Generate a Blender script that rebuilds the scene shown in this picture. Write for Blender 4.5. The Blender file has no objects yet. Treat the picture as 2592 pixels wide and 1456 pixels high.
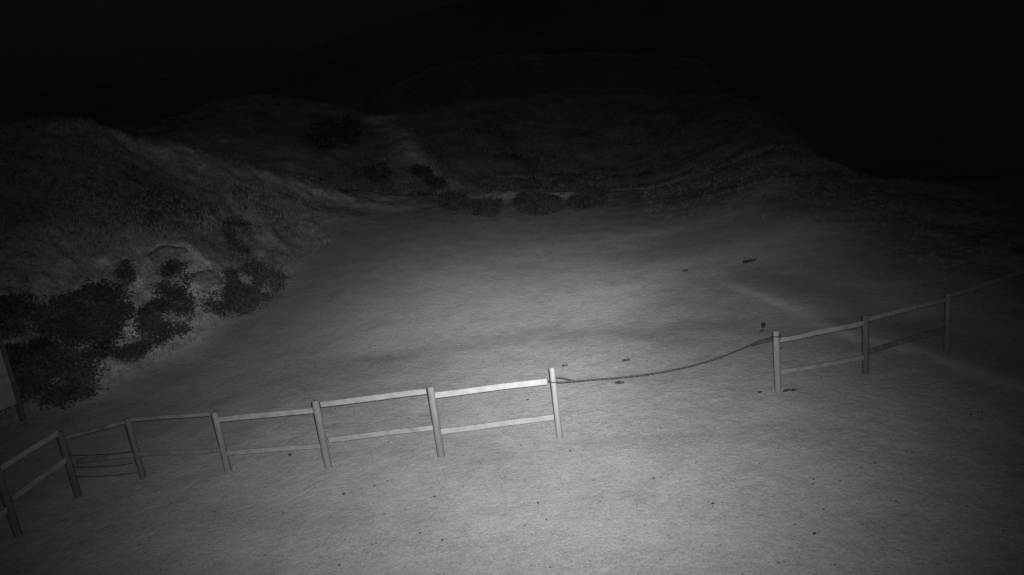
import bpy, bmesh, math, random
import numpy as np
from mathutils import Vector, noise
from mathutils.bvhtree import BVHTree

random.seed(7)
R = math.radians
SC = bpy.context.scene
COL = SC.collection

# ------------------------------------------------------------------ camera
H = 4.4
F_PX, TILT, ROLL = 1544.5, R(12.0), R(-7.0)
fwd = Vector((0, math.cos(TILT), -math.sin(TILT)))
u0 = Vector((0, math.sin(TILT), math.cos(TILT)))
r0 = Vector((1, 0, 0))
RT = math.cos(ROLL) * r0 + math.sin(ROLL) * u0
UP = -math.sin(ROLL) * r0 + math.cos(ROLL) * u0
CAM = Vector((0, 0, H))
cd = bpy.data.cameras.new('camera')
cam = bpy.data.objects.new('camera', cd)
COL.objects.link(cam)
cd.sensor_width = 36.0
cd.lens = 36.0 * F_PX / 2592.0
cd.clip_start = 0.05
cd.clip_end = 3000
M = cam.matrix_world.copy()
for i in range(3):
    M[i][0] = RT[i]; M[i][1] = UP[i]; M[i][2] = -fwd[i]; M[i][3] = CAM[i]
cam.matrix_world = M
SC.camera = cam

# ------------------------------------------------------------------ night sky
w = bpy.data.worlds.new('World'); SC.world = w; w.use_nodes = True
nt = w.node_tree; nt.nodes.clear()
# overcast night: grey, brightened overhead, out of view, to lift the dark land
tcw = nt.nodes.new('ShaderNodeTexCoord'); sxw = nt.nodes.new('ShaderNodeSeparateXYZ')
mz = nt.nodes.new('ShaderNodeMapRange'); mz.inputs[1].default_value = 0.0; mz.inputs[2].default_value = 1.0
mz.inputs[3].default_value = 0.0021; mz.inputs[4].default_value = 0.0165
bg = nt.nodes.new('ShaderNodeBackground'); ou = nt.nodes.new('ShaderNodeOutputWorld')
sq = nt.nodes.new('ShaderNodeMath'); sq.operation = 'MULTIPLY'
nt.links.new(tcw.outputs['Generated'], sxw.inputs[0])
nt.links.new(sxw.outputs[2], sq.inputs[0]); nt.links.new(sxw.outputs[2], sq.inputs[1]); nt.links.new(sq.outputs[0], mz.inputs[0])
nt.links.new(mz.outputs[0], bg.inputs[0]); bg.inputs[1].default_value = 1.0
nt.links.new(bg.outputs[0], ou.inputs[0])

# ------------------------------------------------------------------ infrared lamp of the yard camera
ld = bpy.data.lights.new('infrared_lamp', 'SPOT')
ld.energy = LAMP = 41000.0
ld.spot_size = R(150); ld.spot_blend = 0.3; ld.shadow_soft_size = 0.03
lamp = bpy.data.objects.new('infrared_lamp', ld); COL.objects.link(lamp)
LP = CAM + RT * 0.06 + UP * 0.05

def pix_dir(x, y):
    return (RT * (x - 1296) + UP * (728 - y) + fwd * F_PX).normalized()
lf = pix_dir(1360, 780)
M = cam.matrix_world.copy()
lr = lf.cross(UP).normalized(); lu = lr.cross(lf).normalized()
for i in range(3):
    M[i][0] = lr[i]; M[i][1] = lu[i]; M[i][2] = -lf[i]; M[i][3] = LP[i]
lamp.matrix_world = M
ld.use_nodes = True
n = ld.node_tree; n.nodes.clear()
LEFT_K, RIGHT_K = .55, .78
UP_K, DOWN_K = 1.0, .85
tc = n.nodes.new('ShaderNodeTexCoord'); sx = n.nodes.new('ShaderNodeSeparateXYZ')
ab = n.nodes.new('ShaderNodeMath'); ab.operation = 'ABSOLUTE'
ac = n.nodes.new('ShaderNodeMath'); ac.operation = 'ARCCOSINE'
dv = n.nodes.new('ShaderNodeMath'); dv.operation = 'DIVIDE'; dv.inputs[1].default_value = math.pi / 2
cr = n.nodes.new('ShaderNodeFloatCurve')
em = n.nodes.new('ShaderNodeEmission'); lo = n.nodes.new('ShaderNodeOutputLight')
# the beam is shaped a little wider to its left than to its right
mpn = n.nodes.new('ShaderNodeCombineXYZ'); spn = n.nodes.new('ShaderNodeSeparateXYZ')
n.links.new(tc.outputs['Normal'], spn.inputs[0])
lt = n.nodes.new('ShaderNodeMath'); lt.operation = 'LESS_THAN'; lt.inputs[1].default_value = 0.0
kx = n.nodes.new('ShaderNodeMath'); kx.operation = 'MULTIPLY_ADD'; kx.inputs[1].default_value = LEFT_K - RIGHT_K; kx.inputs[2].default_value = RIGHT_K
mx = n.nodes.new('ShaderNodeMath'); mx.operation = 'MULTIPLY'
n.links.new(spn.outputs[0], lt.inputs[0]); n.links.new(lt.outputs[0], kx.inputs[0])
n.links.new(kx.outputs[0], mx.inputs[0]); n.links.new(spn.outputs[0], mx.inputs[1]); n.links.new(mx.outputs[0], mpn.inputs[0])
lt2 = n.nodes.new('ShaderNodeMath'); lt2.operation = 'LESS_THAN'; lt2.inputs[1].default_value = 0.0
ky = n.nodes.new('ShaderNodeMath'); ky.operation = 'MULTIPLY_ADD'; ky.inputs[1].default_value = DOWN_K - UP_K; ky.inputs[2].default_value = UP_K
my = n.nodes.new('ShaderNodeMath'); my.operation = 'MULTIPLY'
n.links.new(spn.outputs[1], lt2.inputs[0]); n.links.new(lt2.outputs[0], ky.inputs[0])
n.links.new(ky.outputs[0], my.inputs[0]); n.links.new(spn.outputs[1], my.inputs[1]); n.links.new(my.outputs[0], mpn.inputs[1]); n.links.new(spn.outputs[2], mpn.inputs[2])
nrmz = n.nodes.new('ShaderNodeVectorMath'); nrmz.operation = 'NORMALIZE'
n.links.new(mpn.outputs[0], nrmz.inputs[0]); n.links.new(nrmz.outputs[0], sx.inputs[0]); n.links.new(sx.outputs[2], ab.inputs[0])
n.links.new(ab.outputs[0], ac.inputs[0]); n.links.new(ac.outputs[0], dv.inputs[0])
n.links.new(dv.outputs[0], cr.inputs['Value']); n.links.new(cr.outputs[0], em.inputs['Strength'])
n.links.new(em.outputs[0], lo.inputs[0])
# beam profile: degrees off the lamp's axis -> intensity
PROFILE = [(0, .68), (4, .58), (8, .38), (12, .23), (17, .142), (24, .054), (31, .0135), (38, .0022), (46, .0004), (60, .0001), (90, 0)]
cm = cr.mapping.curves[0]
while len(cm.points) > 2: cm.points.remove(cm.points[-1])
cm.points[0].location = (0, PROFILE[0][1]); cm.points[1].location = (1, 0)
for a, v in PROFILE[1:-1]: cm.points.new(a / 90.0, v)
cr.mapping.update()

SC.view_settings.view_transform = 'Standard'; SC.view_settings.look = 'None'
SC.view_settings.gamma = 1.0; SC.view_settings.exposure = 0.0
SC.render.engine = 'CYCLES'
SC.cycles.use_denoising = False
SC.cycles.use_adaptive_sampling = False
SC.cycles.max_bounces = 4

# ------------------------------------------------------------------ helpers
def tag(o, label=None, cat=None, group=None, kind=None):
    if label: o['label'] = label
    if cat: o['category'] = cat
    if group: o['group'] = group
    if kind: o['kind'] = kind
    return o

def empty(name, loc, **k):
    o = bpy.data.objects.new(name, None); COL.objects.link(o); o.location = loc
    o.empty_display_size = 0.2
    return tag(o, **k)

def mesh_obj(name, verts, faces, mat, parent=None, smooth=False):
    me = bpy.data.meshes.new(name); me.from_pydata([tuple(v) for v in verts], [], faces)
    me.materials.append(mat)
    if smooth: me.shade_smooth()
    o = bpy.data.objects.new(name, me); COL.objects.link(o)
    if parent:
        o.parent = parent
        # verts were given in world space; shift into the parent's space
        me.transform(__import__('mathutils').Matrix.Translation(-parent.location))
    return o

def grey(v): return (v, v, v, 1)

def nodes_mat(name):
    m = bpy.data.materials.new(name); m.use_nodes = True
    t = m.node_tree; t.nodes.clear()
    b = t.nodes.new('ShaderNodeBsdfPrincipled'); o = t.nodes.new('ShaderNodeOutputMaterial')
    t.links.new(b.outputs[0], o.inputs[0])
    b.inputs['Roughness'].default_value = 0.95
    b.inputs['Specular IOR Level'].default_value = 0.15
    return m, t, b

def noise_mat(name, lo_, hi_, layers, bump=None, coord='Object', attr=None, attr_gain=0.0, stretch=None):
    """grey procedural surface: layers = [(scale, weight, detail)] summed to 0..1 -> lo..hi"""
    m, t, b = nodes_mat(name)
    tc = t.nodes.new('ShaderNodeTexCoord')
    src = tc.outputs[coord]
    if stretch:
        mp = t.nodes.new('ShaderNodeMapping'); mp.inputs['Scale'].default_value = stretch
        t.links.new(src, mp.inputs[0]); src = mp.outputs[0]
    acc = None; tot = sum(l[1] for l in layers)
    for s, wt, d in layers:
        nz = t.nodes.new('ShaderNodeTexNoise'); nz.inputs['Scale'].default_value = s
        nz.inputs['Detail'].default_value = d; nz.inputs['Roughness'].default_value = 0.6
        t.links.new(src, nz.inputs['Vector'])
        ma = t.nodes.new('ShaderNodeMath'); ma.operation = 'MULTIPLY_ADD'
        ma.inputs[1].default_value = wt / tot
        t.links.new(nz.outputs[0], ma.inputs[0])
        if acc: t.links.new(acc, ma.inputs[2])
        else: ma.inputs[2].default_value = 0
        acc = ma.outputs[0]
    mr = t.nodes.new('ShaderNodeMapRange'); mr.inputs[1].default_value = 0.3; mr.inputs[2].default_value = 0.7
    mr.inputs[3].default_value = lo_; mr.inputs[4].default_value = hi_
    t.links.new(acc, mr.inputs[0]); val = mr.outputs[0]
    if attr:
        at = t.nodes.new('ShaderNodeAttribute'); at.attribute_name = attr
        mm = t.nodes.new('ShaderNodeMath'); mm.operation = 'MULTIPLY_ADD'; mm.inputs[1].default_value = attr_gain
        mm.inputs[2].default_value = 1.0
        t.links.new(at.outputs['Fac'], mm.inputs[0])
        m2 = t.nodes.new('ShaderNodeMath'); m2.operation = 'MULTIPLY'
        t.links.new(val, m2.inputs[0]); t.links.new(mm.outputs[0], m2.inputs[1]); val = m2.outputs[0]
    t.links.new(val, b.inputs['Base Color'])
    if bump:
        nz = t.nodes.new('ShaderNodeTexNoise'); nz.inputs['Scale'].default_value = bump[0]; nz.inputs['Detail'].default_value = 6
        nz.inputs['Roughness'].default_value = 0.65
        t.links.new(src, nz.inputs['Vector'])
        bp = t.nodes.new('ShaderNodeBump'); bp.inputs['Strength'].default_value = bump[1]; bp.inputs['Distance'].default_value = bump[2]
        t.links.new(nz.outputs[0], bp.inputs['Height']); t.links.new(bp.outputs[0], b.inputs['Normal'])
    return m

def land_material():
    m, t, b = nodes_mat('land')
    N = t.nodes.new; L = t.links.new
    tc = N('ShaderNodeTexCoord'); src = tc.outputs['Object']
    def nz(sc, det=3, rough=.6):
        q = N('ShaderNodeTexNoise'); q.inputs['Scale'].default_value = sc; q.inputs['Detail'].default_value = det
        q.inputs['Roughness'].default_value = rough; L(src, q.inputs['Vector']); return q.outputs[0]
    def op(o, a, c, d=None):
        q = N('ShaderNodeMath'); q.operation = o
        for i, v in enumerate((a, c, d)):
            if v is None: continue
            if isinstance(v, (int, float)): q.inputs[i].default_value = v
            else: L(v, q.inputs[i])
        return q.outputs[0]
    def mix(layers):
        acc = None; tot = sum(w for _, w, _ in layers)
        for sc, w_, d in layers:
            v = nz(sc, d); acc = op('MULTIPLY', v, w_ / tot) if acc is None else op('MULTIPLY_ADD', v, w_ / tot, acc)
        return acc
    def rng(v, a, c, lo_, hi_):
        q = N('ShaderNodeMapRange'); q.inputs[1].default_value = a; q.inputs[2].default_value = c
        q.inputs[3].default_value = lo_; q.inputs[4].default_value = hi_; L(v, q.inputs[0]); return q.outputs[0]
    yard = rng(mix([(.35, .7, 4), (1.8, .8, 5), (8, .5, 2), (22, .9, 1), (60, 1.5, 1)]), .34, .66, .165, .395)
    turf = rng(mix([(.22, .7, 3), (.9, 1.0, 4), (3, 1.0, 3), (9, 1.1, 1), (26, 1.4, 1)]), .38, .62, .02, .37)
    at = N('ShaderNodeAttribute'); at.attribute_name = 'turf'
    edge = op('MULTIPLY_ADD', nz(.8, 4), 1.2, op('ADD', at.outputs['Fac'], -.6))
    cl = N('ShaderNodeClamp'); L(edge, cl.inputs[0]); e = cl.outputs[0]
    v = op('ADD', op('MULTIPLY', yard, op('SUBTRACT', 1.0, e)), op('MULTIPLY', turf, e))
    ad = N('ShaderNodeAttribute'); ad.attribute_name = 'tone'
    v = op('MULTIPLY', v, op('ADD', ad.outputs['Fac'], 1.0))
    L(v, b.inputs['Base Color'])
    h = op('MULTIPLY_ADD', nz(9, 6, .65), .08, op('MULTIPLY', nz(45, 5, .65), .025))
    bp = N('ShaderNodeBump'); bp.inputs['Strength'].default_value = .28; bp.inputs['Distance'].default_value = 1.0
    L(h, bp.inputs['Height']); L(bp.outputs[0], b.inputs['Normal'])
    return m
MAT_LAND = land_material()
MAT_HILL = noise_mat('hill_turf', .02, .42, [(0.08, .6, 4), (0.4, 1.3, 5), (1.5, 1.2, 4), (5, 1.0, 2), (12, 1.2, 1)], (2, .5, .3), attr='tone', attr_gain=1.0)
MAT_FAR = noise_mat('far_mountain', .12, .25, [(0.012, 1, 5), (0.08, .6, 4)], (.1, .4, 3))
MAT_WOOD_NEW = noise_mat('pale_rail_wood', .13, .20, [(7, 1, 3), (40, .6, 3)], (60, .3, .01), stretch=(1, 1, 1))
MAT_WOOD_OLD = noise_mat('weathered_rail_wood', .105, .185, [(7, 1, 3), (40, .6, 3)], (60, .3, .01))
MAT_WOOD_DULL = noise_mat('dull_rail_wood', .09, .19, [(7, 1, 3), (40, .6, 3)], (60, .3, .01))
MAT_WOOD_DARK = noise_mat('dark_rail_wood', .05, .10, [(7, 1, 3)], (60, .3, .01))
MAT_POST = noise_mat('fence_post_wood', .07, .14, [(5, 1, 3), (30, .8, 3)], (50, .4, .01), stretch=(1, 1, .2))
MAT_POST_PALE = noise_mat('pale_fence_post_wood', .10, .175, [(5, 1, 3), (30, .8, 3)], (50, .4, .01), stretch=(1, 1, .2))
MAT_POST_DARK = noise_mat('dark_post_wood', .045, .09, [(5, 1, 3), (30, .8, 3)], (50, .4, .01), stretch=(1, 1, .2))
MAT_ROPE = noise_mat('dark_rope', .015, .05, [(60, 1, 2)], (200, .5, .005))
MAT_CLOD = noise_mat('dark_clod', .012, .05, [(30, 1, 3)], (40, .6, .02))
MAT_CHIP = noise_mat('gravel_chip', .03, .14, [(8, 1, 1)])
MAT_LEAF = noise_mat('shrub_leaf', .015, .085, [(1.2, 1, 2), (9, 1, 2)])
MAT_STEM = noise_mat('shrub_stem', .02, .05, [(9, 1, 2)])
MAT_GRASS = noise_mat('grass_blade', .03, .30, [(0.35, 1.2, 3), (6, 1, 2)])
MAT_PANEL = noise_mat('pale_board_panel', .16, .26, [(3, 1, 3), (20, .4, 2)])
MAT_FRAME = noise_mat('dark_board_post', .05, .1, [(8, 1, 2)])
MAT_ROCK = noise_mat('bank_rock', .06, .30, [(1.5, 1, 4), (9, 1, 4)], (8, .6, .1))

# ------------------------------------------------------------------ terrain, built where it stands round the lamp
def ground_hit(x, y, z=0.0):
    d = pix_dir(x, y); t = (z - H) / d.z
    return CAM + d * t

def world(x, y, r):
    """point seen in direction (x, y) at horizontal distance r -> azimuth, r, z"""
    d = pix_dir(x, y); h = math.hypot(d.x, d.y)
    return math.atan2(d.x, d.y), r, H + d.z / h * r

AZ0, AZ1 = R(-62), R(62)
NA, NR = 620, 520
az = np.linspace(AZ0, AZ1, NA)
def line(pts):
    P = sorted(world(*p) for p in pts)
    a = np.array([p[0] for p in P])
    return np.interp(az, a, [p[1] for p in P]), np.interp(az, a, [p[2] for p in P])

LINES = [
    # foot of the banks, edge of the yard
    [(-300, 1150, 17.3), (0, 1062, 17.1), (240, 1000, 17.0), (400, 925, 18.2), (560, 835, 20.3), (700, 752, 22.5), (790, 660, 26),
     (870, 600, 28.5), (1000, 565, 30), (1150, 556, 29.5), (1350, 562, 28.5), (1550, 556, 27.5), (1750, 560, 26), (1950, 560, 24.3), (2150, 620, 21), (2350, 700, 17.8), (2592, 800, 15.2), (2900, 900, 13.5)],
    # half way up
    [(-300, 800, 21), (0, 760, 21), (300, 700, 22), (500, 640, 24), (640, 610, 26), (760, 575, 29), (860, 545, 31.5), (1000, 530, 33), (1150, 520, 33), (1350, 525, 31.5),
     (1550, 520, 30.5), (1750, 500, 30.5), (1950, 460, 29.5), (2150, 530, 25), (2350, 555, 25), (2592, 650, 20.5), (2900, 790, 17)],
    # crest of left bank / top of the berm / right rim shoulder
    [(-300, 300, 31), (0, 298, 31), (100, 286, 32), (200, 308, 32), (350, 348, 32.5), (500, 386, 33), (650, 414, 34), (850, 474, 36), (980, 492, 37), (1120, 492, 37), (1250, 482, 36), (1500, 486, 35),
     (1650, 482, 36), (1800, 440, 37), (1950, 400, 38), (2080, 400, 37), (2200, 446, 33), (2350, 452, 35), (2592, 510, 31), (2900, 640, 25)],
    # hollow behind it
    [(-300, 420, 42), (0, 420, 42), (200, 420, 43), (500, 450, 43), (700, 470, 43), (850, 484, 43), (980, 494, 43), (1120, 492, 42), (1250, 490, 42), (1500, 494, 42),
     (1650, 480, 43), (1800, 425, 45), (1950, 350, 46), (2080, 405, 43), (2200, 520, 37), (2350, 520, 40), (2592, 600, 37), (2900, 730, 30)],
    # spur / gully slope
    [(-300, 400, 54), (0, 390, 54), (200, 380, 55), (500, 330, 56), (700, 330, 57), (800, 360, 56), (880, 400, 52), (960, 400, 50), (1030, 370, 49), (1080, 400, 48), (1120, 440, 48), (1250, 440, 50), (1500, 430, 52),
     (1650, 400, 54), (1800, 340, 57), (1900, 300, 58), (1980, 290, 57), (2080, 420, 49), (2200, 540, 42), (2350, 590, 45), (2592, 690, 42), (2900, 810, 34)],
    # crest of the middle hill
    [(-300, 360, 72), (0, 350, 72), (200, 335, 72), (380, 310, 72), (460, 288, 72), (560, 240, 74), (700, 236, 74), (850, 260, 72), (960, 296, 66), (1000, 292, 66), (1100, 270, 68), (1200, 250, 70), (1400, 232, 74),
     (1600, 234, 76), (1750, 240, 76), (1850, 236, 74), (1920, 252, 71), (2000, 400, 66), (2080, 470, 60), (2200, 600, 50), (2350, 670, 50), (2592, 770, 47), (2900, 890, 38)],
    # hollow behind
    [(-300, 420, 80), (0, 400, 80), (400, 370, 80), (700, 290, 84), (1000, 330, 80), (1200, 290, 82), (1400, 262, 86), (1600, 262, 88), (1750, 250, 88), (1820, 210, 86), (1900, 330, 80), (2000, 500, 76), (2200, 700, 60), (2592, 1050, 34), (2900, 1150, 26)],
    # upper terrace
    [(-300, 400, 115), (0, 380, 115), (400, 340, 115), (700, 270, 118), (1000, 210, 118), (1100, 165, 120), (1250, 135, 122), (1500, 128, 125), (1700, 135, 124), (1790, 150, 122), (1880, 320, 115), (2000, 500, 105), (2200, 700, 85), (2592, 1050, 44), (2900, 1150, 34)],
    # drop behind it
    [(-300, 440, 150), (0, 420, 150), (400, 380, 150), (700, 320, 150), (1000, 280, 150), (1300, 230, 155), (1500, 230, 155), (1800, 260, 155), (2000, 520, 140), (2200, 700, 120), (2592, 950, 60), (2900, 1100, 46)],
]
Lr = [np.zeros(NA)]; Lz = [np.zeros(NA)]
for L in LINES:
    a, b = line(L); Lr.append(a); Lz.append(b)
Lr = np.array(Lr); Lz = np.array(Lz)
RMIN, RMAX = 1.2, 152.0
rs = RMIN * (RMAX / RMIN) ** np.linspace(0, 1, NR)
Z = np.zeros((NR, NA))
for j in range(NA):
    k = Lr[:, j].copy(); z = Lz[:, j].copy()
    # level pad: stay at zero until a couple of metres inside the foot line
    flat = min(15.0, k[1] * 0.88)
    k = np.insert(k, 1, flat); z = np.insert(z, 1, 0.0)
    k = np.maximum.accumulate(k + np.arange(len(k)) * 1e-4)
    Z[:, j] = np.interp(rs, k, z)
def smooth(Z, n, ax):
    K = np.array([.25, .5, .25])
    for _ in range(n):
        P = np.pad(Z, [(1, 1) if i == ax else (0, 0) for i in range(2)], mode='edge')
        Z = .25 * np.take(P, range(0, Z.shape[ax]), ax) + .5 * np.take(P, range(1, Z.shape[ax] + 1), ax) + .25 * np.take(P, range(2, Z.shape[ax] + 2), ax)
    return Z
Z = smooth(smooth(Z, 14, 1), 7, 0)

footr = Lr[1]
# the yard runs up into the banks in one soft bowl, not at a crease
Zs = smooth(Z, 110, 0)
for j in range(NA):
    c = az[j]; g = min(1, max(.3, (c - R(-34)) / R(16)))
    wgt = g * np.exp(-((rs - footr[j] - .5) / 4.5) ** 2)
    Z[:, j] = Z[:, j] * (1 - wgt) + Zs[:, j] * wgt
X = rs[:, None] * np.sin(az)[None]; Y = rs[:, None] * np.cos(az)[None]
tone = np.zeros((NR, NA))
def seg_d(px, py, pts):
    best = None
    for (ax_, ay_), (bx_, by_) in zip(pts, pts[1:]):
        dx, dy = bx_ - ax_, by_ - ay_
        t = np.clip(((px - ax_) * dx + (py - ay_) * dy) / (dx * dx + dy * dy + 1e-9), 0, 1)
        d = np.hypot(px - ax_ - t * dx, py - ay_ - t * dy)
        best = d if best is None else np.minimum(best, d)
    return best
def gpts(pts): return [tuple(ground_hit(*p)[:2]) for p in pts]
# wheel marks, paler bands and darker bands along the yard: (pixel path on the ground, width m, change)
MARKS = [
    ([(640, 955), (850, 915), (1000, 905), (1100, 868), (1300, 840), (1420, 832)], .38, -.13),
    ([(950, 925), (1080, 885), (1250, 870), (1400, 860)], .22, -.08),
    ([(1430, 850), (1560, 845), (1700, 860)], .55, -.12),
    ([(1290, 745), (1550, 728), (1800, 690)], .30, .08),
    ([(1100, 820), (1350, 790), (1600, 780), (1800, 800)], .25, .06),
    ([(1350, 690), (1700, 640), (1990, 585)], .5, .10),
    ([(1450, 620), (1700, 600), (1900, 540)], .6, .12),
    ([(560, 1300), (800, 1320), (1040, 1300)], .35, -.12),
    ([(1850, 742), (2000, 785), (2150, 850), (2350, 895), (2592, 985)], .22, .36),
    ([(2120, 838), (2350, 895), (2592, 985)], .3, .08),
    ([(1900, 728), (2100, 765), (2300, 830), (2550, 930)], .7, -.24),
    ([(1700, 720), (1900, 700), (2100, 760)], 0.5, -.04),
    ([(1150, 1165), (1400, 1130), (1800, 1100), (2100, 1090)], .30, -.10),
    ([(1600, 745), (1850, 685), (2060, 640)], 1.5, .40),
    ([(1200, 590), (1320, 592), (1420, 600)], .6, .2),
]
marks = [(gpts(p), wd, a) for p, wd, a in MARKS]
for pts, wd, a in marks:
    d = seg_d(X, Y, pts)
    tone += a * np.exp(-(d / wd) ** 2)
def slope_pt(x, y):
    d = pix_dir(x, y); h = math.hypot(d.x, d.y); j = int(round((math.atan2(d.x, d.y) - AZ0) / (AZ1 - AZ0) * (NA - 1)))
    zr = H + d.z / h * rs; k = np.nonzero((Z[:, j] >= zr) & (rs > 8))[0]
    r = rs[k[0]] if len(k) else 60.0
    return (r * d.x / h, r * d.y / h)
for path, wd, am in [
    ([(960, 305), (1010, 345), (1060, 395), (1110, 445)], 1.3, 1.3),
    ([(1120, 452), (1180, 480), (1250, 490), (1500, 494)], 1.0, 1.0),
    ([(190, 322), (350, 362), (500, 402), (700, 448), (850, 500), (960, 530)], .9, .8),
    ([(430, 640), (520, 680), (505, 740), (490, 800), (430, 890)], .9, .9),
    ([(350, 690), (350, 780), (320, 860), (270, 930), (240, 990)], .7, 1.0),
    ([(60, 700), (200, 690), (290, 660)], 1.0, .4),
    ([(380, 560), (500, 540), (560, 620)], .9, -.45),
    ([(60, 560), (200, 500), (320, 480)], 2.0, -.35),
    ([(1600, 610), (1800, 560), (1950, 480), (2000, 400)], 1.3, .35),
    ([(1720, 470), (1850, 500), (2000, 520)], 1.6, -.25),
    ([(1250, 300), (1300, 400), (1350, 440)], 2.2, -.35),
    ([(780, 340), (860, 330)], 3.5, -.5),  # dark of the hollow put into the land colour
    ([(900, 440), (1000, 470), (1080, 500)], 1.6, -.4)]:
    tone += am * np.exp(-(seg_d(X, Y, [slope_pt(*p) for p in path]) / wd) ** 2)
# rubble and turf mounds on the banks; none on the yard
for i in range(NR):
    r = rs[i]
    for j in range(NA):
        x, y = X[i, j], Y[i, j]
        lk = min(1.0, max(0.0, (R(-8) - az[j]) / R(14)))
        s = min(1.0, max(0.0, (r - footr[j] + .3) / (7.0 - 4.0 * lk)))
        v = Vector((x, y, 0))
        nz = noise.noise(v * 0.12) * 0.03 + noise.noise(v * 1.1) * 0.014 + noise.noise(v * 4.5) * 0.008
        if r < 9: nz *= .6
        if s > 0:
            amp = .05 + .25 * lk
            if r > 45: amp = 0.22
            f1 = noise.noise(v * 0.35 + Vector((9, 2, 0))) + .35 * noise.noise(v * 1.4 + Vector((2, 8, 0)))
            f2 = abs(noise.noise(v * 0.95 + Vector((1, 5, 0))))
            f3 = noise.noise(v * 2.6)
            f4 = noise.noise(v * 5.5)
            nz += s * (amp * (f1 * 1.7 + (.35 - f2) * (.5 if r < 45 else .1)) + (.14 * f3 + .05 * f4) * (.45 + .75 * lk))
            tone[i, j] += s * .35 * noise.noise(v * 0.5 + Vector((3, 3, 7)))
        Z[i, j] += nz

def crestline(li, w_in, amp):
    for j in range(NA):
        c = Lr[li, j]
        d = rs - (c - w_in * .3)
        tone[:, j] += amp(az[j]) * np.exp(-(d / w_in) ** 2)
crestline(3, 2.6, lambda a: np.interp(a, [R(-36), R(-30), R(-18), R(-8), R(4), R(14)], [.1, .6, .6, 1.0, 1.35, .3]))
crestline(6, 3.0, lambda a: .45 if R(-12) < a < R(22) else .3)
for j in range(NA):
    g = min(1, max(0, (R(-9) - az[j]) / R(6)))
    tone[:, j] += .55 * g * np.clip((rs - Lr[4, j]) / 6, 0, 1) * (rs < 85)  # left part of the hillside made paler
tone = np.maximum(tone, -.85)
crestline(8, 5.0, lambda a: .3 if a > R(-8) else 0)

def part_mesh(name, mask_f, mat, **k):
    idx = -np.ones((NR, NA), int); vs = []; fs = []; dv_ = []; tv_ = []
    for i in range(NR - 1):
        for j in range(NA - 1):
            if mask_f(i, j):
                q = []
                for a, b in ((i, j), (i, j + 1), (i + 1, j + 1), (i + 1, j)):
                    if idx[a, b] < 0:
                        idx[a, b] = len(vs); vs.append((X[a, b], Y[a, b], Z[a, b])); dv_.append(tone[a, b]); tv_.append(min(1.0, max(0.0, (rs[a] - footr[b] + 2.5) / (9.0 - 4.5 * min(1.0, max(0.0, (R(-10) - az[b]) / R(14)))))))
                    q.append(int(idx[a, b]))
                fs.append(q[::-1])
    me = bpy.data.meshes.new(name); me.from_pydata(vs, [], fs); me.materials.append(mat); me.shade_smooth()
    at = me.attributes.new('tone', 'FLOAT', 'POINT'); at.data.foreach_set('value', dv_)
    at = me.attributes.new('turf', 'FLOAT', 'POINT'); at.data.foreach_set('value', tv_)
    o = bpy.data.objects.new(name, me); COL.objects.link(o); tag(o, **k)
    return o, vs, fs
fj = [footr[j] - .1 + .5 * noise.noise(Vector((az[j] * 30, 0, 0))) for j in range(NA)]
midj = Lr[4]
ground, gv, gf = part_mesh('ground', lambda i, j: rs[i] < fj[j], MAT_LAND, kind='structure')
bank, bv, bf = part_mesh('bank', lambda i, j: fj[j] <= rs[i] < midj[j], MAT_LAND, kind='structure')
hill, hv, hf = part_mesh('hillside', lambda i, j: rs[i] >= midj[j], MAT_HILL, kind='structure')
def near_ground():
    # the last metre under the wall that carries the camera, and the land behind it
    vs = [(X[0, j], Y[0, j], Z[0, j]) for j in range(NA)]
    fs = []
    base = len(vs); vs += [(0, 0, 0)]
    for j in range(NA - 1): fs.append((base, j + 1, j))
    b2 = len(vs)
    e0 = (X[-1, 0], Y[-1, 0], -2.0); e1 = (X[-1, -1], Y[-1, -1], -2.0)
    vs += [(-160, -60, -.1), (160, -60, -.1), (160, 60, -6), (-160, 60, -.1)]
    fs.append((base, b2, b2 + 1)); 
    me = bpy.data.meshes.new('yard_apron'); me.from_pydata(vs, [], fs); me.materials.append(MAT_LAND); me.shade_smooth()
    o = bpy.data.objects.new('yard', me); COL.objects.link(o); tag(o, kind='structure')
near_ground()
allv, allf = [], []
for V_, F_ in ((gv, gf), (bv, bf), (hv, hf)):
    o_ = len(allv); allv += V_; allf += [[i + o_ for i in f] for f in F_]
BVH = BVHTree.FromPolygons([Vector(v) for v in allv], allf)
def hit(x, y):
    d = pix_dir(x, y); p, nn, ix, ds = BVH.ray_cast(CAM, d)
    return p, nn
def drop(x, y):
    p, nn, ix, ds = BVH.ray_cast(Vector((x, y, 200)), Vector((0, 0, -1)))
    return p

# far mountain: a ring of ridges 330-520 m away with real depth
sk = line([(-400, 228, 1), (100, 225, 1), (280, 212, 1), (450, 200, 1), (560, 181, 1), (720, 150, 1), (830, 96, 1), (950, 68, 1), (1100, 18, 1), (1250, -25, 1), (1500, -90, 1), (1900, -150, 1), (2300, -120, 1), (2800, -60, 1)])[1]
slope = sk - H
vs = []; fs = []; NM = 320; NRM = 30
aa = np.linspace(R(-75), R(75), NM)
rr_ = np.linspace(160, 520, NRM)
for i, r in enumerate(rr_):
    f = min(1, (r - 160) / 200.0)
    for a in aa:
        s = np.interp(a, az, slope)
        top = H + s * 360
        z = -12 + (top + 12) * (f ** 1.3) if r <= 360 else top - (r - 360) * .35
        q = Vector((math.sin(a) * r, math.cos(a) * r, 0))
        z += (noise.noise(q * .02) * 7 + noise.noise(q * .07) * 2.5) * (f if f < .98 else .35)
        vs.append((q.x, q.y, z))
for i in range(NRM - 1):
    for j in range(NM - 1):
        a = i * NM + j; fs.append((a, a + NM, a + NM + 1, a + 1))
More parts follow.
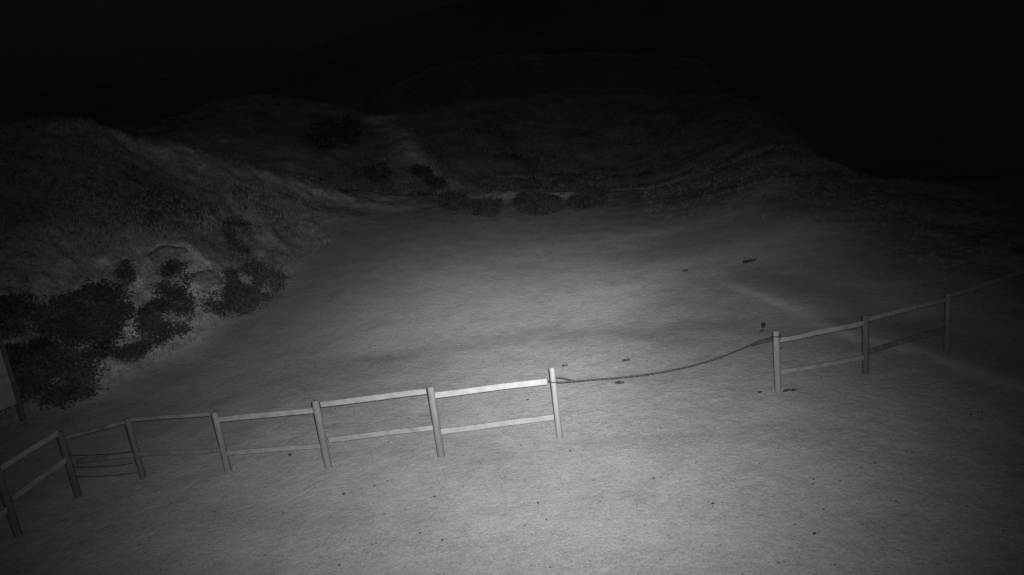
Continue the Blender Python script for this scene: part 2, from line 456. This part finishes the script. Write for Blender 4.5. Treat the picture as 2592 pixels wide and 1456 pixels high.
mt = mesh_obj('mountain', vs, fs, MAT_FAR, smooth=True); tag(mt, kind='structure')

# ------------------------------------------------------------------ fences
def lathe_post(base, h, rad, mat, parent, lean=0.0, seed=0):
    rnd = random.Random(seed)
    vs = []; fs = []; N = 14
    prof = [(-.25, 1.0), (.02, 1.05), (h * .3, 1.0), (h * .65, .98), (h - .035, .96), (h - .01, .86), (h, .6)]
    for z, k in prof:
        for q in range(N):
            a = 2 * math.pi * q / N
            rr = rad * k * (1 + .05 * noise.noise(Vector((math.cos(a), math.sin(a), z * .6 + seed))))
            vs.append(Vector((base.x + rr * math.cos(a) + lean * z, base.y + rr * math.sin(a), base.z + z)))
    for i in range(len(prof) - 1):
        for q in range(N):
            a = i * N + q; b = i * N + (q + 1) % N
            fs.append((a, b, b + N, a + N))
    fs.append([(len(prof) - 1) * N + q for q in range(N)])
    o = mesh_obj('post', vs, fs, mat, parent, smooth=True)
    return o

def rail(A, B, w_, t_, mat, parent, name='rail', seed=0):
    """a board from A to B, w_ tall, t_ thick, bevelled, slightly bowed"""
    d = (B - A); L = d.length; d.normalize()
    s = Vector((d.y, -d.x, 0)).normalized(); u = s.cross(d).normalized()
    if u.z < 0: u = -u
    bv_ = .006; vs = []; fs = []; NS = 10
    sec = [(-t_ / 2, -w_ / 2 + bv_), (-t_ / 2 + bv_, -w_ / 2), (t_ / 2 - bv_, -w_ / 2), (t_ / 2, -w_ / 2 + bv_), (t_ / 2, w_ / 2 - bv_), (t_ / 2 - bv_, w_ / 2), (-t_ / 2 + bv_, w_ / 2), (-t_ / 2, w_ / 2 - bv_)]
    for i in range(NS + 1):
        f = i / NS
        c = A + d * (L * f) + u * (.008 * noise.noise(Vector((f * 2.5, seed * 3.1, 0)))) + s * (.006 * noise.noise(Vector((f * 2, seed * 5.1, 4))))
        k = 1 + .05 * noise.noise(Vector((f * 5, seed, 9)))
        for a, b in sec: vs.append(c + s * a + u * (b * k))
    for i in range(NS):
        for q in range(8):
            a = i * 8 + q; b = i * 8 + (q + 1) % 8
            fs.append((a, b, b + 8, a + 8))
    fs.append(list(range(7, -1, -1))); fs.append([NS * 8 + q for q in range(8)])
    return mesh_obj(name, vs, fs, mat, parent)

def top_at(px, py, h):     # where a post of height h whose top shows at (px, py) stands
    p = ground_hit(px, py, h); return Vector((p.x, p.y, 0))
def on_plane(px, py, A, B):
    nrm = Vector((B.y - A.y, -(B.x - A.x), 0)).normalized()
    d = pix_dir(px, py); t = (A - CAM).dot(nrm) / d.dot(nrm)
    return CAM + d * t
def base_mid(b, t, h0):
    return b
POSTS = {}
def setpost(k, base_px, top_px):
    g = ground_hit(*base_px); g.z = 0
    # height from the pixel where the top shows, in the vertical plane through the foot
    d = pix_dir(*top_px); hd = math.hypot(d.x, d.y); h = H + d.z / hd * math.hypot(g.x, g.y)
    dz = drop(g.x, g.y).z
    POSTS[k] = (g, h)
setpost('P1', (363, 1212), (321, 1058)); setpost('P2', (579, 1197), (538, 1044)); setpost('P3', (831, 1182), (798, 1014))
setpost('P4', (1117, 1154), (1087, 979)); setpost('P5', (1417, 1111), (1391, 931)); setpost('R1', (1969, 992), (1966, 838)); setpost('R2', (2191, 946), (2195, 798))
for k, tp in (('P0', (150, 1092)), ('Q1', (-12, 1176)), ('R3', (2401, 742))):
    POSTS[k] = (top_at(tp[0], tp[1], 1.12), 1.12)
g3, g2 = POSTS['R3'][0], POSTS['R2'][0]
POSTS['R4'] = (g3 + (g3 - g2) * 1.3 + Vector((0, .25, 0)), 1.12)
q1, p0 = POSTS['Q1'][0], POSTS['P0'][0]
POSTS['Q2'] = (q1 + (q1 - p0) * 1.0, 1.12)
for k in sorted(POSTS): print('POST', k, [round(c, 2) for c in POSTS[k][0]], round(POSTS[k][1], 2))

def make_fence(loc, name, posts, rails, **k):
    f = empty(name, Vector(loc), **k)
    for i, (key, rad, mat, lab) in enumerate(posts):
        g, h = POSTS[key]
        o = lathe_post(g, h, rad, mat, f, seed=i + len(key) * 7 + ord(key[0]))
        if lab: o['label'] = lab
    for i, (a, b, pa, pb, w_, mat, lab) in enumerate(rails):
        A, B = POSTS[a][0], POSTS[b][0]
        PA = on_plane(pa[0], pa[1], A, B); PB = on_plane(pb[0], pb[1], A, B)
        o = rail(PA, PB, w_, .034, mat, f, seed=i + ord(a[0]))
        if lab: o['label'] = lab
    return f

fence_mid = make_fence(POSTS['P3'][0], 'wooden_fence',
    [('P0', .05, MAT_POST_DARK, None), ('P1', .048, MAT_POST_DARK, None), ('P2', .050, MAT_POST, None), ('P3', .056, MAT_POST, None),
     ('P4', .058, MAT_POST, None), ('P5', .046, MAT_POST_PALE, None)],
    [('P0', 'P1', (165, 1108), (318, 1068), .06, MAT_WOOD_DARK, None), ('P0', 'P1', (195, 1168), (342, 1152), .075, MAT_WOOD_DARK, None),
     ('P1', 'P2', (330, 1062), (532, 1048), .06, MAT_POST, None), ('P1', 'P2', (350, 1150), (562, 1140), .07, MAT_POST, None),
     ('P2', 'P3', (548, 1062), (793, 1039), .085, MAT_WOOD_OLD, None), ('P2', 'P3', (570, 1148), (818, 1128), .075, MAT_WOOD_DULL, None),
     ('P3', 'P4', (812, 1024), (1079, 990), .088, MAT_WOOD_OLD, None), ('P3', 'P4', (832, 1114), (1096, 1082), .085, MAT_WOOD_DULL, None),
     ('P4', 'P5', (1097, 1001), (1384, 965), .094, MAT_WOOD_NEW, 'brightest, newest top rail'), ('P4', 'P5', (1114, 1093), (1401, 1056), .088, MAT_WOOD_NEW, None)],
    label='two-rail wooden fence with pale rails, crossing the gravel left of the sagging rope', cat='fence', group='post-and-rail fences round the yard')
fence_right = make_fence(POSTS['R1'][0], 'wooden_fence',
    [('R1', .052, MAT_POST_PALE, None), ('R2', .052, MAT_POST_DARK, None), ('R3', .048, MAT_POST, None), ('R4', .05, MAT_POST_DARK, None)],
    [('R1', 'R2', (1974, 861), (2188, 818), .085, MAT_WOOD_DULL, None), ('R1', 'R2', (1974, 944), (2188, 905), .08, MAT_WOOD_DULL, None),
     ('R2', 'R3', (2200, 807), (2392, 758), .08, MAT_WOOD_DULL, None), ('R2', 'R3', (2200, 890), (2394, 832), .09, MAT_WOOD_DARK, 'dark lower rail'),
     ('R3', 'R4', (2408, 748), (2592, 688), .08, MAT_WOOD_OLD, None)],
    label='two-rail wooden fence running off right into the dark beyond the sagging rope', cat='fence', group='post-and-rail fences round the yard')
fence_left = make_fence(POSTS['Q1'][0], 'wooden_fence',
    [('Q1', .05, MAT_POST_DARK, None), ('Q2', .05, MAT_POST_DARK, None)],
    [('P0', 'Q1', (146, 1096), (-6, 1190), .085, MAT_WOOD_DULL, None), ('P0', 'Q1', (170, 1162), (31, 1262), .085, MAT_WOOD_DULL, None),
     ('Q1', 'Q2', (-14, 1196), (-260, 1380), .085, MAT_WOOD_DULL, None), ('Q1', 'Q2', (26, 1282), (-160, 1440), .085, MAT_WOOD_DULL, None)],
    label='dim short fence run angling to the left frame edge, in front of the pale board', cat='fence', group='post-and-rail fences round the yard')

# ------------------------------------------------------------------ rope across the gateway
def tube(points, rad, N=8, twist=0.0):
    vs = []; fs = []
    n_ = len(points)
    for i, p in enumerate(points):
        t = (points[min(i + 1, n_ - 1)] - points[max(i - 1, 0)]).normalized()
        s = t.cross(Vector((0, 0, 1)))
        s = s.normalized() if s.length > 1e-4 else Vector((1, 0, 0)); u = s.cross(t)
        for q in range(N):
            a = 2 * math.pi * q / N + twist * i
            k = 1 + .18 * math.cos(3 * (a - twist * i) )
            vs.append(p + (s * math.cos(a) + u * math.sin(a)) * rad * k)
    for i in range(n_ - 1):
        for q in range(N):
            a = i * N + q; b = i * N + (q + 1) % N
            fs.append((a, b, b + N, a + N))
    fs.append(list(range(N))[::-1]); fs.append([(n_ - 1) * N + q for q in range(N)])
    return vs, fs
def catmull(P, m=14):
    out = []
    Q = [P[0] * 2 - P[1]] + list(P) + [P[-1] * 2 - P[-2]]
    for i in range(1, len(Q) - 2):
        for k in range(m):
            t = k / m; a, b, c, d = Q[i - 1:i + 3]
            out.append(.5 * ((2 * b) + (c - a) * t + (2 * a - 5 * b + 4 * c - d) * t * t + (3 * b - a - 3 * c + d) * t ** 3))
    out.append(P[-1]); return out
A, B = POSTS['P5'][0], POSTS['R1'][0]
rp = empty('rope', A, label='thin dark rope sagging across the open gateway between the two fences', cat='rope')
pts = [on_plane(x, y, A, B) for x, y in ((1404, 969), (1430, 967), (1500, 961), (1570, 955.5), (1650, 946), (1730, 931), (1800, 912), (1870, 886), (1925, 862), (1958, 854))]
v_, f_ = tube(catmull(pts), .013, twist=.9); mesh_obj('main_strand', v_, f_, MAT_ROPE, rp)
pts = [on_plane(x, y, A, B) for x, y in ((1404, 955), (1425, 957), (1450, 963), (1465, 964.5))]
v_, f_ = tube(catmull(pts), .008, twist=.9); mesh_obj('loop_strand', v_, f_, MAT_ROPE, rp)
pts = [on_plane(x, y, A, B) for x, y in ((1905, 874), (1930, 867), (1950, 862), (1960, 858))]
v_, f_ = tube(catmull(pts), .010, twist=.9); mesh_obj('loop_strand', v_, f_, MAT_ROPE, rp)
def ring(c, rad, z0, z1, th):
    P = []
    for k in range(19):
        a = 2 * math.pi * k / 18
        P.append(Vector((c.x + rad * math.cos(a), c.y + rad * math.sin(a), z0 + (z1 - z0) * k / 18)))
    return tube(P, th)
zr = on_plane(1404, 967, A, B).z
v_, f_ = ring(A, .056, zr + .06, zr, .009); mesh_obj('wrap', v_, f_, MAT_ROPE, rp)
zr = on_plane(1962, 853, A, B).z
v_, f_ = ring(B, .062, zr, zr + .02, .010); mesh_obj('wrap', v_, f_, MAT_ROPE, rp)
A2, B2 = POSTS['R1'][0], POSTS['R2'][0]
pts = [on_plane(x, y, A2, B2) + Vector((0, -.03, 0)) for x, y in ((1975, 852), (1995, 850), (2020, 845), (2045, 838))]
v_, f_ = tube(catmull(pts), .008, twist=.9); mesh_obj('loose_end', v_, f_, MAT_ROPE, rp)

# slack wires low down in the leftmost bay of the long fence
A3, B3 = POSTS['P0'][0], POSTS['P1'][0]
for (xa, ya), (xb, yb) in (((176, 1152), (348, 1140)), ((185, 1182), (352, 1170)), ((196, 1206), (358, 1194))):
    p, q = on_plane(xa, ya, A3, B3), on_plane(xb, yb, A3, B3)
    v_, f_ = tube([p.lerp(q, k / 6) + Vector((0, 0, -.03 * math.sin(math.pi * k / 6))) for k in range(7)], .006)
    mesh_obj('wire', v_, f_, MAT_ROPE, fence_mid)

# ------------------------------------------------------------------ board at the left edge
bp_ = ground_hit(64, 1080); bp_.z = 0
dirv = (POSTS['Q1'][0] - POSTS['P0'][0]).normalized()
nb = empty('notice_board', bp_, label='pale board on a dark post, cut off by the left frame edge', cat='notice board')
E2 = bp_ + dirv * 1.5
def box(c0, ax1, l1, ax2, l2, ax3, l3, bev=.0):
    vs = [c0 + ax1 * (l1 * a) + ax2 * (l2 * b) + ax3 * (l3 * c) for a in (0, 1) for b in (0, 1) for c in (0, 1)]
    fs = [(0, 1, 3, 2), (4, 6, 7, 5), (0, 4, 5, 1), (2, 3, 7, 6), (0, 2, 6, 4), (1, 5, 7, 3)]
    return vs, fs
UPZ = Vector((0, 0, 1)); nrm = Vector((-dirv.y, dirv.x, 0))
if nrm.dot(CAM - bp_) < 0: nrm = -nrm
for c in (bp_, E2):
    v_, f_ = box(c - dirv * .045 - nrm * .045 - UPZ * .3, dirv, .09, nrm, .09, UPZ, 2.55); mesh_obj('post', v_, f_, MAT_FRAME, nb)
pc = on_plane(36, 1022, bp_, E2); zc = on_plane(10, 951, bp_, E2).z
off = (pc - bp_).dot(dirv)
off = max(off, .0)
v_, f_ = box(bp_ + dirv * off + nrm * .047 + UPZ * pc.z, dirv, 1.5 - off, nrm, .02, UPZ, zc - pc.z - .006); mesh_obj('panel', v_, f_, MAT_PANEL, nb)
v_, f_ = box(bp_ + dirv * off + nrm * .047 + UPZ * (zc + .006), dirv, 1.5 - off, nrm, .02, UPZ, 2.15 - zc); mesh_obj('panel', v_, f_, MAT_PANEL, nb)
v_, f_ = box(bp_ - dirv * .1 - nrm * .09 + UPZ * 2.26, dirv, 1.7, nrm, .22, UPZ, .03); mesh_obj('cap', v_, f_, MAT_FRAME, nb)
print('BOARD', bp_, pc, zc, off)

# ------------------------------------------------------------------ dark clods lying on the yard
def clod_mesh(seed, L, W_, Ht, lumps=3):
    bm = bmesh.new(); rnd = random.Random(seed)
    for k in range(lumps):
        c = Vector(((k - (lumps - 1) / 2) / max(1, lumps) * L * 1.1, rnd.uniform(-.3, .3) * W_, 0))
        s = rnd.uniform(.7, 1.1)
        r = bmesh.ops.create_icosphere(bm, subdivisions=2, radius=1)
        for v in r['verts']:
            q = v.co.copy(); nn = 1 + .45 * noise.noise(q * 1.7 + Vector((seed, k, 0)))
            v.co = Vector((q.x * L / lumps * .75 * s * nn, q.y * W_ * .5 * s * nn, max(-.25, q.z) * Ht * s * nn)) + c
    me = bpy.data.meshes.new('clod'); bm.to_mesh(me); bm.free(); me.materials.append(MAT_CLOD)
    return me
CL = [ # px, py, length, width, height, angle, lumps, label
    (1897, 663, .42, .16, .09, 10, 3, 'largest dark clod, alone on the far right of the yard above the gateway'),
    (1735, 686, .16, .08, .05, 0, 2, 'small dark clod far out on the yard, left of the largest clod'),
    (1933, 826, .20, .11, .08, 60, 3, 'ragged dark clod just behind the first post right of the gateway'),
    (1929, 840, .08, .06, .04, 0, 1, 'crumb just in front of the ragged clod behind the gateway post'),
    (1430, 927, .11, .07, .05, 0, 2, 'small clod just right of the top of the rope post'),
    (1585, 913, .14, .08, .035, 10, 2, 'flat clod beyond the rope, in the middle of the gateway'),
    (1568, 970, .15, .08, .04, -5, 3, 'dark flat clod just in front of the rope near its lowest stretch'),
    (1924, 994, .07, .05, .04, 0, 1, 'small clod in front of the gateway, left of the right hand gate post'),
    (1992, 990, .12, .06, .04, 5, 2, 'left clod of the close pair right of the gate post foot'),
    (2010, 989, .09, .05, .035, 5, 2, 'right clod of the close pair right of the gate post foot'),
    (735, 1153, .05, .045, .05, 0, 1, 'dark clod seen below the lower rail between second and third fence posts'),
    (1336, 1013, .05, .035, .03, 0, 1, 'small clod framed between the two brightest rails'),
    (1805, 1277, .05, .04, .035, 0, 1, 'dark clod in the lower right foreground gravel'),
    (1100, 1258, .035, .03, .03, 0, 1, 'small clod below the centre fence post in the foreground'),
    (1978, 883, .05, .04, .03, 0, 1, 'tiny clod between the rails just right of the gate post'),
    (1443, 1142, .035, .03, .03, 0, 1, 'small clod in front of the foot of the rope post'),
    (870, 1252, .035, .03, .03, 0, 1, 'small clod in the foreground below the third fence post'),
    (1362, 1275, .03, .03, .03, 0, 1, 'small clod at the middle of the brightest foreground gravel'),
    (2060, 1352, .04, .03, .03, 20, 1, 'small clod near the bottom edge, right of the middle'),
    (1655, 1213, .04, .03, .03, 20, 1, 'small clod in the gravel below the lowest stretch of rope'),
]
for i, (px, py, L, W_, Ht, an, lu_, lab) in enumerate(CL):
    p, _ = hit(px, py)
    o = bpy.data.objects.new('clod', clod_mesh(i + 3, L * (.75 if lu_ == 1 else 1), W_ * .75, Ht * (.7 if lu_ == 1 else .95), lu_)); COL.objects.link(o)
    o.location = p + Vector((0, 0, .005)); o.rotation_euler.z = R(an)
    tag(o, lab, 'clod', 'dark clods lying on the gravel')

# loose chips of gravel
rnd = random.Random(11); vs = []; fs = []
def add_chip(x, y, s):
    p = drop(x, y)
    if p is None: return
    b = len(vs); a0 = rnd.uniform(0, 6.28)
    for k in range(5):
        a = a0 + k * 1.2566; rr = s * rnd.uniform(.6, 1.2)
        vs.append((x + math.cos(a) * rr, y + math.sin(a) * rr, p.z - .004))
    vs.append((x + rnd.uniform(-.3, .3) * s, y + rnd.uniform(-.3, .3) * s, p.z + s * rnd.uniform(.5, 1.0)))
    for k in range(5): fs.append((b + k, b + (k + 1) % 5, b + 5))
for _ in range(9000):
    r = 3.2 + 13 * rnd.random() ** 1.5; a = R(rnd.uniform(-46, 48))
    s = .005 + .013 * rnd.random() ** 7
    add_chip(r * math.sin(a), r * math.cos(a), s * (1 + r * .05))
ch = mesh_obj('gravel', vs, fs, MAT_CHIP); tag(ch, 'loose dark and pale chips scattered over the trodden yard', 'gravel', kind='stuff')

# ------------------------------------------------------------------ boulders of the left bank
def boulder(px, py, sx_, sy_, sz_, seed, lab):
    p, nn = hit(px, py)
    bm = bmesh.new(); bmesh.ops.create_icosphere(bm, subdivisions=4, radius=1)
    for v in bm.verts:
        q = v.co.copy()
        k = 1 + .35 * noise.noise(q * 1.1 + Vector((seed, 0, 0))) + .12 * noise.noise(q * 3.2 + Vector((seed, 4, 0))) + .05 * noise.noise(q * 8)
        v.co = Vector((q.x * sx_ * k, q.y * sy_ * k, q.z * sz_ * k))
    me = bpy.data.meshes.new('boulder'); bm.to_mesh(me); bm.free(); me.materials.append(MAT_ROCK); me.shade_smooth()
    o = bpy.data.objects.new('boulder', me); COL.objects.link(o); o.location = p - Vector((0, 0, sz_ * .25)); o.rotation_euler.z = seed
    tag(o, lab, 'boulder', 'boulders on the left bank')
for b in [(420, 650, .75, .6, .5, 1, 'rounded pale boulder bulging highest on the left bank'),
          (515, 705, .45, .5, .35, 2, 'pale boulder between the tall dark shrub and the widest round shrub')]:
    boulder(*b)

# ------------------------------------------------------------------ dark shrubs
def inside(px, py, poly):
    c = False; n_ = len(poly)
    for i in range(n_):
        x1, y1 = poly[i]; x2, y2 = poly[(i + 1) % n_]
        if (y1 > py) != (y2 > py) and px < (x2 - x1) * (py - y1) / (y2 - y1) + x1: c = not c
    return c
def ell(cx, cy, a, b, tilt=0, n_=14, seed=0):
    t = R(tilt); out = []
    for k in range(n_):
        q = 2 * math.pi * k / n_; rr = 1 + .22 * noise.noise(Vector((math.cos(q) * 1.5, math.sin(q) * 1.5, seed)))
        x, y = a * rr * math.cos(q), b * rr * math.sin(q)
        out.append((cx + x * math.cos(t) - y * math.sin(t), cy + x * math.sin(t) + y * math.cos(t)))
    return out
def shrub(poly, count, leaf, height, seed, lab, name='shrub'):
    rnd = random.Random(seed)
    x0 = min(p[0] for p in poly); x1 = max(p[0] for p in poly); y0 = min(p[1] for p in poly); y1 = max(p[1] for p in poly)
    pts = []
    tries = 0
    while len(pts) < count and tries < count * 12:
        tries += 1
        x = rnd.uniform(x0, x1); y = rnd.uniform(y0, y1)
        if not inside(x, y, poly): continue
        # ragged edge
        p, nn = hit(x, y)
        if p is None: continue
        if noise.noise(p * 1.9 + Vector((seed, 0, 0))) * 1.3 + rnd.uniform(-.4, .4) < -.08: continue
        p = p + Vector((rnd.gauss(0, .09), rnd.gauss(0, .09), 0))
        pts.append(p)
    if not pts: return
    c = Vector((sum(p.x for p in pts), sum(p.y for p in pts), 0)) / len(pts)
    md = sorted(math.hypot(p.x - c.x, p.y - c.y) for p in pts)[len(pts) // 2]
    pts = [p for p in pts if math.hypot(p.x - c.x, p.y - c.y) < md * 3.2]
    c.z = min(p.z for p in pts)
    root = empty(name, c, label=lab, cat='shrub', group='low dark shrubs on the banks')
    vs = []; fs = []
    for p in pts:
        hh = height * (.25 + .75 * abs(noise.noise(p * 1.3) + .35))
        for _ in range(6):
            q = p + Vector((rnd.gauss(0, leaf * 1.3), rnd.gauss(0, leaf * 1.3), rnd.uniform(-.02, hh)))
            a = Vector((rnd.gauss(0, 1), rnd.gauss(0, 1), rnd.gauss(0, .7))).normalized() * leaf * rnd.uniform(.6, 1.3)
            b = a.cross(Vector((rnd.gauss(0, 1), rnd.gauss(0, 1), rnd.gauss(0, 1)))).normalized() * leaf * .38
            k = len(vs); vs += [q - a, q + b, q + a, q - b]; fs.append((k, k + 1, k + 2, k + 3))
    mesh_obj('foliage', vs, fs, MAT_LEAF, root)
    for _ in range(2 + min(5, count // 300)):
        p = rnd.choice(pts)
        v2, f2 = tube([p + Vector((0, 0, -.08)), p + Vector((rnd.uniform(-.1, .1), rnd.uniform(-.1, .1), height * .4)), p + Vector((rnd.uniform(-.3, .3), rnd.uniform(-.3, .3), height * .8))], .012, 5)
        mesh_obj('stem', v2, f2, MAT_STEM, root)
shrub([(-60, 790), (0, 775), (90, 800), (140, 785), (195, 752), (235, 748), (262, 738), (322, 755), (326, 800), (300, 850), (268, 910), (245, 945), (232, 1005), (180, 1025), (60, 1045), (-60, 1060)], 4200, .07, .55, 1,
      'biggest dark thicket, covering the foot of the bank by the left frame edge')
shrub(ell(315, 697, 17, 32, 0, seed=2), 260, .05, .35, 2, 'smallest shrub on the near bank, a dark oval above the biggest thicket')
shrub([(430, 672), (455, 675), (478, 720), (480, 800), (465, 850), (400, 880), (355, 878), (365, 800), (405, 770), (408, 715)], 1300, .06, .45, 3,
      'tall narrow dark shrub running down the bank right of the biggest thicket')
shrub(ell(325, 905, 48, 27, -25, seed=4), 520, .05, .35, 4, 'dark tilted oval shrub at the foot of the bank beside the biggest thicket')
shrub([(572, 690), (600, 698), (640, 672), (690, 690), (720, 705), (700, 760), (655, 780), (622, 798), (580, 812), (530, 790), (525, 765), (575, 745)], 1500, .06, .45, 5,
      'widest round shrub at the right hand end of the left bank')
shrub(ell(605, 600, 38, 46, -20, seed=6), 420, .06, .35, 6, 'faint dark shrub on the bank above the widest round shrub')
shrub(ell(1150, 515, 29, 20, 10, seed=7), 620, .09, .5, 7, 'leftmost shrub on the low berm at the far edge of the yard')
shrub(ell(1225, 528, 44, 24, 5, seed=8), 520, .08, .45, 8, 'sparse streaky shrub, second from left on the low far berm')
shrub(ell(1360, 520, 58, 27, 5, seed=9), 1200, .09, .5, 9, 'longest shrub on the low far berm, third from left')
shrub(ell(1485, 510, 48, 18, -14, seed=10), 900, .09, .5, 10, 'wedge shaped shrub at the right hand end of the low far berm')
shrub(ell(1066, 440, 24, 14, 8, seed=11), 220, .11, .6, 11, 'upper one of two small shrubs in the gully left of the far berm')
shrub(ell(1100, 468, 24, 14, 8, seed=12), 220, .11, .6, 12, 'lower one of two small shrubs in the gully left of the far berm')
shrub(ell(850, 345, 74, 42, -12, seed=13), 330, .13, .7, 13, 'large dim leafy patch standing in for a dark hollow on the slope between the bank crest and the gully')  # leaves put where the slope has a dark hollow
shrub(ell(960, 440, 34, 20, 10, seed=14), 110, .13, .6, 14, 'dim shrub on the gully slope directly left of the two small gully shrubs')

# ------------------------------------------------------------------ grass
def grass(name, n_, arange, rfun, size, lab, taper=False, seed=1):
    rnd = random.Random(seed); vs = []; fs = []
    c = 0
    while c < n_:
        a = R(rnd.uniform(*arange)); j = int((a - AZ0) / (AZ1 - AZ0) * (NA - 1)); r = rfun(rnd, j)
        c += 1
        if taper and a > R(-26) and rnd.random() < (a - R(-26)) / R(11): continue
        x, y = r * math.sin(a), r * math.cos(a)
        if noise.noise(Vector((x, y, 3)) * .45) + rnd.uniform(-.5, .5) < -.1: continue
        p = drop(x, y)
        if p is None: continue
        s = size * (.5 + r / 40.0)
        for _ in range(6):
            t = rnd.uniform(0, 6.28); o = Vector((rnd.gauss(0, s * .5), rnd.gauss(0, s * .5), -.02))
            h = s * rnd.uniform(.5, 1.3); wv = Vector((math.cos(t), math.sin(t), 0)) * s * .07
            ln = Vector((rnd.gauss(0, .35), rnd.gauss(0, .35), 1)).normalized()
            k = len(vs); b = p + o
            vs += [b - wv, b + wv, b + ln * h]; fs.append((k, k + 1, k + 2))
    o = mesh_obj(name, vs, fs, MAT_GRASS); tag(o, lab, 'grass', kind='stuff')
grass('grass', 22000, (-48, -14), lambda q, j: footr[j] + (Lr[3, j] + 2 - footr[j]) * q.random() ** 1.1, .15, 'rough grass covering the left bank', taper=True, seed=3)
grass('grass', 4500, (13, 50), lambda q, j: footr[j] + (Lr[3, j] + 4 - footr[j]) * q.random() ** .8, .12, 'thin grass along the right rim of the yard', seed=4)
grass('grass', 16000, (-42, 34), lambda q, j: Lr[3, j] + 2.5 + (Lr[6, j] + 2 - Lr[3, j]) * q.random(), .19, 'sparse grass on the dim hillside beyond the berm', seed=5)

rnd = random.Random(21); vs = []; fs = []
for key in POSTS:
    g = POSTS[key][0]
    for _ in range(26):
        a = rnd.uniform(0, 6.283); r = .055 + abs(rnd.gauss(0, .05)); x, y = g.x + r * math.cos(a), g.y + r * math.sin(a)
        p = drop(x, y)
        if p is None: continue
        h = rnd.uniform(.03, .10); t = rnd.uniform(0, 6.28); wv = Vector((math.cos(t), math.sin(t), 0)) * .004
        k = len(vs); vs += [p - wv, p + wv, p + Vector((rnd.gauss(0, .03), rnd.gauss(0, .03), h))]; fs.append((k, k + 1, k + 2))
tag(mesh_obj('grass', vs, fs, MAT_GRASS), 'thin grass blades at the feet of the fence posts', 'grass', kind='stuff')
